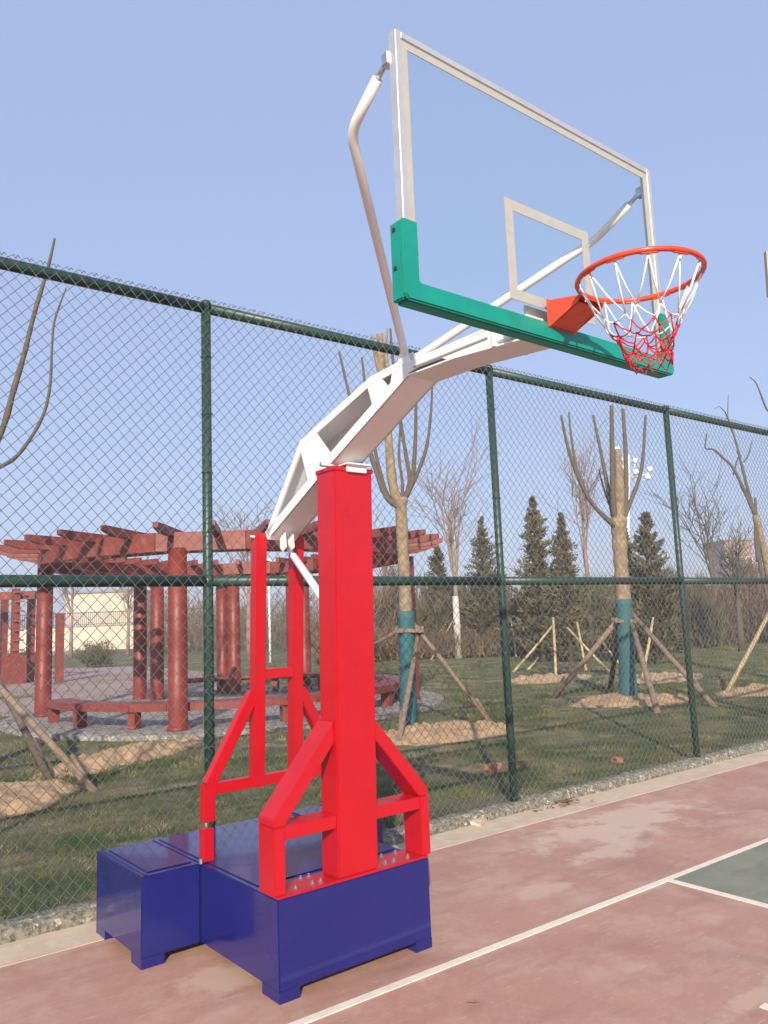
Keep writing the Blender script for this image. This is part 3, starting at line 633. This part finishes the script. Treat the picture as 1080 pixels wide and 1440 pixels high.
def px_stake(ut, vt, ub, vb, dtop, rad, m, label, group, peg=False):
    b_ = gnd(ub, vb, .03); stake(at_depth(ut, vt, dtop), b_, rad, m, label, group, peg)
g1 = 'poles bracing the tree beside the pergola'; g2 = 'poles bracing the tree before the conifers'
px_stake(584, 880, 697, 1025, D1, .04, M['pole'], 'long brown pole slanting from the wrapped tree beside the pergola down past its sand mound', g1, True)
px_stake(588, 890, 560, 1045, D1, .045, M['pole'], 'steep brown pole crossing in front of the wrapped trunk beside the pergola', g1, True)
px_stake(565, 885, 470, 935, D1, .04, M['pole'], 'brown pole running from the pergola side tree back towards the pergola', g1)
px_stake(888, 862, 1003, 992, D2, .055, M['pole'], 'long pole from the tree before the conifers reaching past the fence post', g2, True)
px_stake(887, 872, 924, 1000, D2, .06, M['pole'], 'steep pole in front of the wrapped trunk before the conifers', g2, True)
px_stake(868, 872, 778, 981, D2, .06, M['pole'], 'pole from the tree before the conifers sloping towards the pair of slim conifers', g2, True)
px_stake(872, 868, 858, 968, D2, .06, M['branch'], 'dark nearly upright pole behind the wrapped trunk before the conifers', g2)
for (tt, bb_, dp, rr, gg) in ((t1, B1, D1, .3, 1), (t2, B2, D2, .3, 2)):
    z = 1.72 if gg == 1 else 1.78; u0, v0 = (576, 885) if gg == 1 else (878, 872); c0 = at_depth(u0, v0, dp)
    q = MB(); q.bar(c0+_r*-.24-_f*.14, c0+_r*.24-_f*.14, .05, .06); q.bar(c0+_r*-.24+_f*.14, c0+_r*.24+_f*.14, .05, .06); q.bar(c0-_f*.2-_r*.15, c0+_f*.2-_r*.15, .05, .06); q.bar(c0-_f*.2+_r*.15, c0+_f*.2+_r*.15, .05, .06)
    q.build('stake_collar', M['pole'], tt, off=tt.location[:])
L3 = 'rough brown pole slanting down to the sandy mound left of the pergola'; g3 = 'poles slanting to the large sandy mound'
px_stake(-30, 905, 68, 1092, D3, .05, M['branch'], 'dark rough pole slanting down behind the large sandy mound', None, True)
px_stake(-45, 918, 128, 1108, D3, .045, M['pole'], 'paler rough pole slanting down onto the large sandy mound', None, True)
g4 = 'pale stakes on the far lawn'
for ut, vt, ub, vb, lab in ((641, 862, 582, 928, 'long pale stake slanting from the whitewashed tree towards the pergola end'), (641, 865, 606, 928, 'steeper pale stake beside the whitewashed trunk'),
        (690, 900, 672, 925, 'short pale stake at the foot of the wide dusky conifer'), (718, 868, 726, 924, 'pale upright stake close to the fence post before the dusky conifer'),
        (777, 880, 722, 945, 'long pale stake slanting away from the tall slim conifer towards the fence post'), (778, 872, 782, 955, 'pale upright stake before the tall slim conifer'),
        (800, 885, 856, 944, 'pale stake slanting from the shorter slim conifer towards the wrapped tree'), (812, 878, 824, 942, 'pale upright stake beside the shorter slim conifer'),
        (756, 926, 742, 942, 'very short pale stake in the sand under the slim conifers'), (918, 872, 903, 955, 'pale upright stake before the broad dark conifer'),
        (838, 868, 818, 892, 'short pale stake high beside the slim pinkish bare tree'), (845, 900, 870, 932, 'short pale stake slanting behind the wrapped trunk before the conifers'), (622, 856, 634, 880, 'short pale stake in the hedge by the low rounded conifer')):
    b_ = gnd(ub, vb); px_stake(ut, vt, ub, vb, depth_of(b_)+.5, .042, M['bamboo'], lab, g4)
px_stake(1088, 850, 1022, 973, depth_of(gnd(1022, 973))+.4, .05, M['bamboo'], 'long pale bamboo stake leaning by itself near the far end of the fence', None)

# ------------------------------------------------------------------ conifers, bare trees, shrubs
def conifer(u, vb, vtop, wpx, label, seed, dep=None):
    B = gnd(u, vb) if dep is None else at_depth(u, vb, dep)*[1, 1, 0]; dep = depth_of(B); top_ = at_depth(u, vtop, dep); H = top_[2]; R_ = wpx/2/FPX*dep
    r = np.random.default_rng(seed); T = empty('conifer', (B[0], B[1], float(lz(B[0], B[1]))), 0, label, 'tree', 'conifers beyond the lawn'); TO = np.array(T.location)
    q = MB(); q.tube([(B[0], B[1], -.1), (B[0], B[1], H*.5), (B[0], B[1], H*.98)], [.14, .08, .015], 8); q.build('trunk', M['branch'], T, True, off=tuple(TO))
    nb = 300; t = r.random(nb)**.9; a = r.uniform(0, 6.283, nb); z = .03*H+.97*H*t; rad = R_*(1-t)**.85*(.35+.85*r.random(nb))*(1+.28*np.sin(t*17+seed)*np.cos(a*2+seed))+.03
    per = 26; s = r.random((nb, per)); rr_ = rad[:, None]*(.15+.85*s); px = rr_*np.cos(a)[:, None]; py = rr_*np.sin(a)[:, None]; pz = z[:, None]+rad[:, None]*s*.55
    cen = np.stack([px, py, pz], -1).reshape(-1, 3)+r.normal(0, .07, (nb*per, 3))*(1-.75*np.repeat(t, per))[:, None]; n = len(cen)
    dir_ = np.stack([np.repeat(np.cos(a), per), np.repeat(np.sin(a), per), np.full(n, .9)], -1)+r.normal(0, .55, (n, 3)); dir_ /= np.linalg.norm(dir_, axis=1)[:, None]
    side = np.cross(dir_, r.normal(0, 1, (n, 3))); side /= np.linalg.norm(side, axis=1)[:, None]; tt_ = np.clip(np.repeat(t, per), 0, 1)[:, None]; ln = r.uniform(.14, .40, n)[:, None]*(1-.72*tt_); wd = r.uniform(.025, .06, n)[:, None]
    V = np.stack([cen-side*wd, cen+side*wd, cen+dir_*ln], 1).reshape(-1, 3)+np.array([B[0], B[1], 0])-TO
    bignp('crown', V, np.arange(3*n).reshape(-1, 3), M['needle'], T)
for a in ((764, 932, 700, 92, 'tall slim conifer with a pointed tip, left of a matching shorter one'), (803, 932, 722, 76, 'shorter slim conifer close beside the taller pointed one'),
          (926, 934, 718, 110, 'broad dark conifer just behind the thin pale stakes by the fence post'), (892, 930, 735, 54, 'narrow conifer half hidden behind the wrapped tree and broad conifer'),
          (688, 924, 728, 96, 'wide dusky conifer showing behind the fence post by the whitewashed tree'), (622, 924, 766, 80, 'low rounded conifer between the pergola end and the whitewashed tree')):
    conifer(*a, seed=a[0])
def bare_tree(u, vb, vtop, wpx, m, label, seed, dep=None, white=False, name='bare_tree', upright=.75):
    B = gnd(u, vb) if dep is None else at_depth(u, vb, dep)*[1, 1, 0]; dep = depth_of(B); H = at_depth(u, vtop, dep)[2]; R_ = wpx/2/FPX*dep; r = np.random.default_rng(seed)
    T = empty(name, (B[0], B[1], 0.02), 0, label, 'tree', 'leafless trees beyond the lawn'); TO = (B[0], B[1], 0.02)
    hf = H*.42; q = MB(); q.tube([(B[0], B[1], -.1), (B[0], B[1], hf*.5), (B[0]+.05, B[1], hf), (B[0], B[1]+.05, H*.8)], [.16, .13, .10, .03], 9); q.build('trunk', m, T, True, off=TO)
    if white: q = MB(); q.tube([(B[0], B[1], -.05), (B[0], B[1], hf*.8)], [.19, .14], 10); q.build('limewash', M['whitewash'], T, True, off=TO)
    q = MB()
    def grow(p, d, ln, rad, lev):
        k = 4; pts = [p]
        for _ in range(k): d = d+r.normal(0, .10, 3)+np.array([0, 0, .07]); d /= np.linalg.norm(d); pts.append(pts[-1]+d*ln/k)
        q.tube(pts, list(np.linspace(rad, rad*.45, k+1)), 5, cap=False)
        if lev:
            for _ in range(4):
                i_ = r.integers(1, k+1); nd = d*upright+r.normal(0, .42, 3)*np.array([1, 1, .5]); nd /= np.linalg.norm(nd); grow(pts[i_], nd, ln*r.uniform(.5, .75), rad*.55, lev-1)
    for _ in range(9):
        z = r.uniform(.35, .75)*H; a = r.uniform(0, 6.283); d = np.array([math.cos(a)*R_/(H*.4), math.sin(a)*R_/(H*.4), 1.]); d /= np.linalg.norm(d)
        grow(np.array([B[0], B[1], z]), d, (H-z)*r.uniform(.55, .85), .045, 2)
    q.build('crown', m, T, True, off=TO, fix=False)
bare_tree(645, 927, 668, 40, M['pink_bark'], 'whitewashed bare tree with upright twigs beside the low rounded conifer', 11, white=True)
bare_tree(833, 915, 640, 44, M['pink_bark'], 'slim pinkish bare tree between the pair of conifers and the wrapped tree', 12, dep=38)
bare_tree(350, 915, 715, 90, M['pink_bark'], 'bare twiggy tree far behind the pergola roof', 13, dep=45)
bare_tree(545, 915, 740, 70, M['pink_bark'], 'bare twiggy tree just past the right end of the pergola', 14, dep=48)
bare_tree(1010, 905, 690, 80, M['branch'], 'dark bare tree in the shrub belt near the brick house', 15, dep=40, upright=.6)
bare_tree(1045, 930, 760, 60, M['branch'], 'short thick bare tree with brown trunk near the fence end', 16, dep=33, upright=.6)
bare_tree(100, 905, 790, 70, M['pink_bark'], 'bare tree by the cream wall behind the plaza', 17, dep=60); bare_tree(180, 905, 800, 60, M['pink_bark'], 'bare tree before the pale house beyond the plaza', 18, dep=62)
def shrub_belt(name, u0, u1, d0, d1, h0, h1, n, m, label, seed, kind='stuff', cat='shrubs'):
    r = np.random.default_rng(seed); u = r.uniform(u0, u1, n); dp = r.uniform(d0, d1, n)
    d = _f[None]+_r[None]*((u-540)/FPX)[:, None]; Pn = CAM[None]+d*(dp/(d@_fh))[:, None]; Pn[:, 2] = 0
    hh = (h0+(h1-h0)*np.clip(.5+vnoise(u*.022+seed, dp*.25, seed, 3), 0, 1)); z = hh*r.random(n)**.8; Pn[:, 2] = z; ang = r.normal(0, .45, (n, 2)); ln = r.uniform(.3, .8, n)
    tip = Pn+np.stack([ang[:, 0]*ln, ang[:, 1]*ln, ln], -1); a = r.uniform(0, 6.283, n); wd = r.uniform(.012, .04, n); s = np.stack([np.cos(a)*wd, np.sin(a)*wd, np.zeros(n)], -1)
    V = np.stack([Pn-s, Pn+s, tip], 1).reshape(-1, 3); return tag(bignp(name, V, np.arange(3*n).reshape(-1, 3), m), label, cat, kind=kind)
shrub_belt('shrub_belt', 520, 1180, 39, 47, 1.2, 4.4, 60000, M['dry'], 'brown dry shrub belt closing the far side of the lawn', 1)
shrub_belt('evergreen_shrubs', 560, 1000, 37, 40, .6, 3.4, 20000, M['dry_green'], 'dull green low bushes mixed into the brown shrub belt', 2)
shrub_belt('reddish_hedge', 440, 720, 36, 38.5, .4, 1.2, 14000, M['dry'], 'low reddish brown hedge at the back edge of the lawn', 3)
shrub_belt('far_thicket', 190, 620, 60, 85, 1.2, 5.0, 34000, M['dry'], 'pale brown thicket far behind the pergola', 4)
shrub_belt('far_wood', -300, 1400, 130, 170, 4, 12, 40000, M['pink_bark'], 'grey brown wood along the horizon', 6)
def bush(u, v, dep, R_, label, seed, m='dry_green'):
    B = at_depth(u, v, dep)*[1, 1, 0]; r = np.random.default_rng(seed); n = 3500; d = r.normal(0, 1, (n, 3)); d /= np.linalg.norm(d, axis=1)[:, None]
    cen = B+np.array([0, 0, R_*.7])+d*R_*np.array([1, 1, .75])*(r.random(n)**.4)[:, None]*(1+.25*np.sin(d[:, :1]*7+d[:, 2:]*5)); cen[:, 2] = np.maximum(cen[:, 2], .03)
    t = r.normal(0, 1, (n, 3)); t /= np.linalg.norm(t, axis=1)[:, None]; s = np.cross(t, d); V = np.stack([cen-s*.03, cen+s*.03, cen+t*.15], 1).reshape(-1, 3)-B
    o = bignp('bush', V, np.arange(3*n).reshape(-1, 3), M[m]); o.location = B; return tag(o, label, 'bush')
bush(134, 925, 42, .95, 'round dark bush on the strip of lawn beyond the plaza', 1, 'dry_green'); bush(28, 925, 36, .8, 'round bush at the foot of the red lattice arbour', 2)
# ------------------------------------------------------------------ far buildings, wall, railing
def oriented(u0, u1, dep, z0, z1, th):
    a, b_ = at_depth(u0, 900, dep), at_depth(u1, 900, dep); d = b_-a; d[2] = 0; L_ = np.linalg.norm(d); return a*[1, 1, 0], math.atan2(d[1], d[0]), L_
def house(u0, u1, dep, H, m, label, nwin, rows_, cat='house', thick=8):
    a, rz, L_ = oriented(u0, u1, dep, 0, H, thick); T = empty('house', a, rz, label, cat)
    q = MB(); q.box(0, L_, 0, thick, -.2, H); q.build('wall', m, T)
    q = MB(); q.box(-.3, L_+.3, -.3, thick+.3, H, H+.35); q.build('roof', M['stone'], T)
    for rr_ in range(rows_):
        for k in range(nwin):
            x = L_*(k+.5)/nwin; z = 1+rr_*3.; q = MB(); q.box(x-.6, x+.6, -.06, .04, z, z+1.4); wn_ = q.build('window', M['globe'], T); q = MB(); q.box(x-.5, x+.5, -.08, -.055, z+.1, z+1.3); q.build('pane', M['pane'], wn_)
house(92, 192, 125, 8.2, M['cream'], 'pale cream house beyond the wall and railing', 3, 1)
house(1032, 1072, 150, 14.5, M['brickpink'], 'far brick building rising above the shrubs near the fence end', 3, 4)
a, rz, L_ = oriented(-200, 300, 90, 0, 2, .3); W_ = empty('garden_wall', a, rz, 'low cream wall running behind the plaza with railing on top', 'wall')
q = MB(); q.box(0, L_, 0, .3, -.2, 2.6); q.build('wall', M['cream'], W_); q = MB(); q.box(-.05, L_+.05, -.05, .35, 2.6, 2.72); q.build('coping', M['stone'], W_)
q = MB()
for k in range(int(L_/.22)): q.box(k*.22, k*.22+.05, .13, .17, 2.71, 4.3)
q.box(0, L_, .12, .18, 4.15, 4.22); q.box(0, L_, .12, .18, 2.85, 2.91); tag(q.build('railing', M['dark_iron'], W_, fix=False), kind='stuff')
a, rz, L_ = oriented(975, 1300, 55, 0, 2, .3); W_ = empty('garden_wall', a, rz, 'pale low wall glimpsed under the shrubs near the fence end', 'wall'); q = MB(); q.box(0, L_, 0, .3, -.2, 1.4); q.build('wall', M['cream'], W_); q = MB(); q.box(-.05, L_+.05, -.05, .35, 1.4, 1.5); q.build('coping', M['stone'], W_)
# street lamp with globes
dl = 42; B = at_depth(884, 930, dl)*[1, 1, 0]; T = empty('street_lamp', B, 0, 'white street lamp post with clustered globe lights behind the wrapped tree', 'street lamp'); O_ = tuple(B)
q = MB(); q.tube([B, at_depth(884, 640, dl)], [.12, .07], 10); q.build('pole', M['globe'], T, True, off=O_)
hub = at_depth(886, 672, dl)
for u, v in ((868, 632), (872, 646), (893, 648), (894, 664), (914, 660), (911, 671)):
    c0 = at_depth(u, v, dl+random.uniform(-.4, .4)); q = MB(); q.tube([hub, (hub+c0)/2+np.array([0, 0, -.15]), c0-np.array([0, 0, .15])], .025, 6); ar = q.build('lamp_arm', M['globe'], T, True, off=O_)
    q = MB(); q.lathe([(.02, c0[2]-.17), (.11, c0[2]-.13), (.17, c0[2]), (.13, c0[2]+.11), (.03, c0[2]+.17)], (c0[0], c0[1]), 12); q.build('globe', M['globe'], ar, True, off=O_)
# thin pale lamp pole seen through the ladder frame
B = at_depth(380, 920, 40)*[1, 1, 0]; T = empty('garden_lamp', B, 0, 'slim white lamp pole with a round lantern far behind the pergola', 'street lamp'); q = MB(); q.tube([B, B+np.array([0, 0, 4.6])], [.07, .05], 8); q.build('pole', M['globe'], T, True, off=tuple(B))
q = MB(); q.lathe([(.06, 4.55), (.22, 4.7), (.25, 4.9), (.18, 5.1), (.04, 5.2)], (B[0], B[1]), 12); q.build('lantern', M['globe'], T, True, off=tuple(B))
# court floodlight on a pole: only the edge of its head reaches into view
hd = at_depth(1098, 385, 11.0); T = empty('floodlight', (hd[0], 3.12, 0), 0, 'pale floodlight head on a tall pole, just its edge in view', 'floodlight'); O_ = (hd[0], 3.12, 0)
px_ = hd[0]+.35
q = MB(); q.tube([(px_, 3.12, 0), (px_, 3.12, hd[2]+.2)], [.08, .06], 12); q.build('pole', M['concrete'], T, True, off=O_)
q = MB(); q.bar((px_, 3.12, hd[2]), (hd[0], hd[1], hd[2]), .06, .06); q.build('bracket', M['concrete'], T, off=O_)
q = MB(); q.bar(hd-_r*.21-_u*.0, hd+_r*.25, .12, .72); q.build('lamp_head', M['concrete'], T, bevel=.02, off=O_)

# ------------------------------------------------------------------ small debris
def rock(u, v, sx, sy, sz, m, name, label, cat, seed, z=0.0):
    r = random.Random(seed); B = gnd(u, v, z); me = bpy.data.meshes.new(name); bm = bmesh.new(); bmesh.ops.create_cube(bm, size=1)
    bmesh.ops.subdivide_edges(bm, edges=bm.edges[:], cuts=2, use_grid_fill=True)
    for v_ in bm.verts: v_.co = Vector((v_.co.x*sx*r.uniform(.82, 1.1), v_.co.y*sy*r.uniform(.82, 1.1), (v_.co.z+.45)*sz*r.uniform(.85, 1.1)))
    bm.to_mesh(me); bm.free(); me.materials.append(m); o = bpy.data.objects.new(name, me); C.objects.link(o); o.location = (B[0], B[1], z+float(lz(B[0], B[1]))*(B[1] > 3.5)); o.rotation_euler = (0, 0, r.uniform(0, 3)); tag(o, label, cat)
rock(693, 1086, .2, .12, .09, M['brick'], 'broken_brick', 'broken orange brick half lying in the grass beside a fence post', 'brick', 1)
rock(868, 1074, .13, .09, .06, M['brick'], 'broken_brick', 'small orange brick chip alone in the grass between two posts', 'brick', 2)
rock(673, 1159, .2, .1, .045, M['concrete'], 'concrete_block', 'flat pale concrete piece lying against the kerb by a post foot', 'block', 3, .004)
rock(744, 1133, .16, .12, .1, M['kerb'], 'rubble_lump', 'lump of grey rubble at a fence post foot', 'rubble', 4, .004)
def dead_leaves(u, v, n, spread, label, seed):
    r = random.Random(seed); B = gnd(u, v, .006); q = MB()
    for _ in range(n):
        x, y = B[0]+r.gauss(0, spread), B[1]+r.gauss(0, spread*.4); a = r.uniform(0, 6.28); s = r.uniform(.02, .045); z = .008+r.uniform(0, .02)
        ca, sa = math.cos(a)*s, math.sin(a)*s
        q.add([(x-ca, y-sa, z), (x+sa*.5, y-ca*.5, z+.008), (x+ca, y+sa, z+r.uniform(0, .02)), (x-sa*.5, y+ca*.5, z+.006)], [(0, 1, 2, 3)])
    tag(q.build('dead_leaves', M['leaf'], fix=False), label, 'leaves', kind='stuff')
dead_leaves(795, 1131, 40, .14, 'brown dead leaves blown against the kerb', 1); dead_leaves(640, 1160, 12, .2, 'few dead leaves on the concrete strip', 2); dead_leaves(667, 1415, 1, .01, 'single curled dead leaf on the red court', 3)

# ------------------------------------------------------------------ haze
hm = bpy.data.materials.new('haze_air'); hm.use_nodes = True; hn = hm.node_tree; hn.nodes.clear()
ho = hn.nodes.new('ShaderNodeOutputMaterial'); hv = hn.nodes.new('ShaderNodeVolumePrincipled')
hv.inputs['Color'].default_value = (.93, .93, .95, 1); hv.inputs['Density'].default_value = .0019; hv.inputs['Anisotropy'].default_value = 0
hn.links.new(hv.outputs[0], ho.inputs['Volume'])
q = MB(); q.box(-320, 440, -140, 440, -2.2, 18.5)
tag(q.build('haze', hm), 'thin pale air between the court and the far trees', 'haze', kind='stuff')
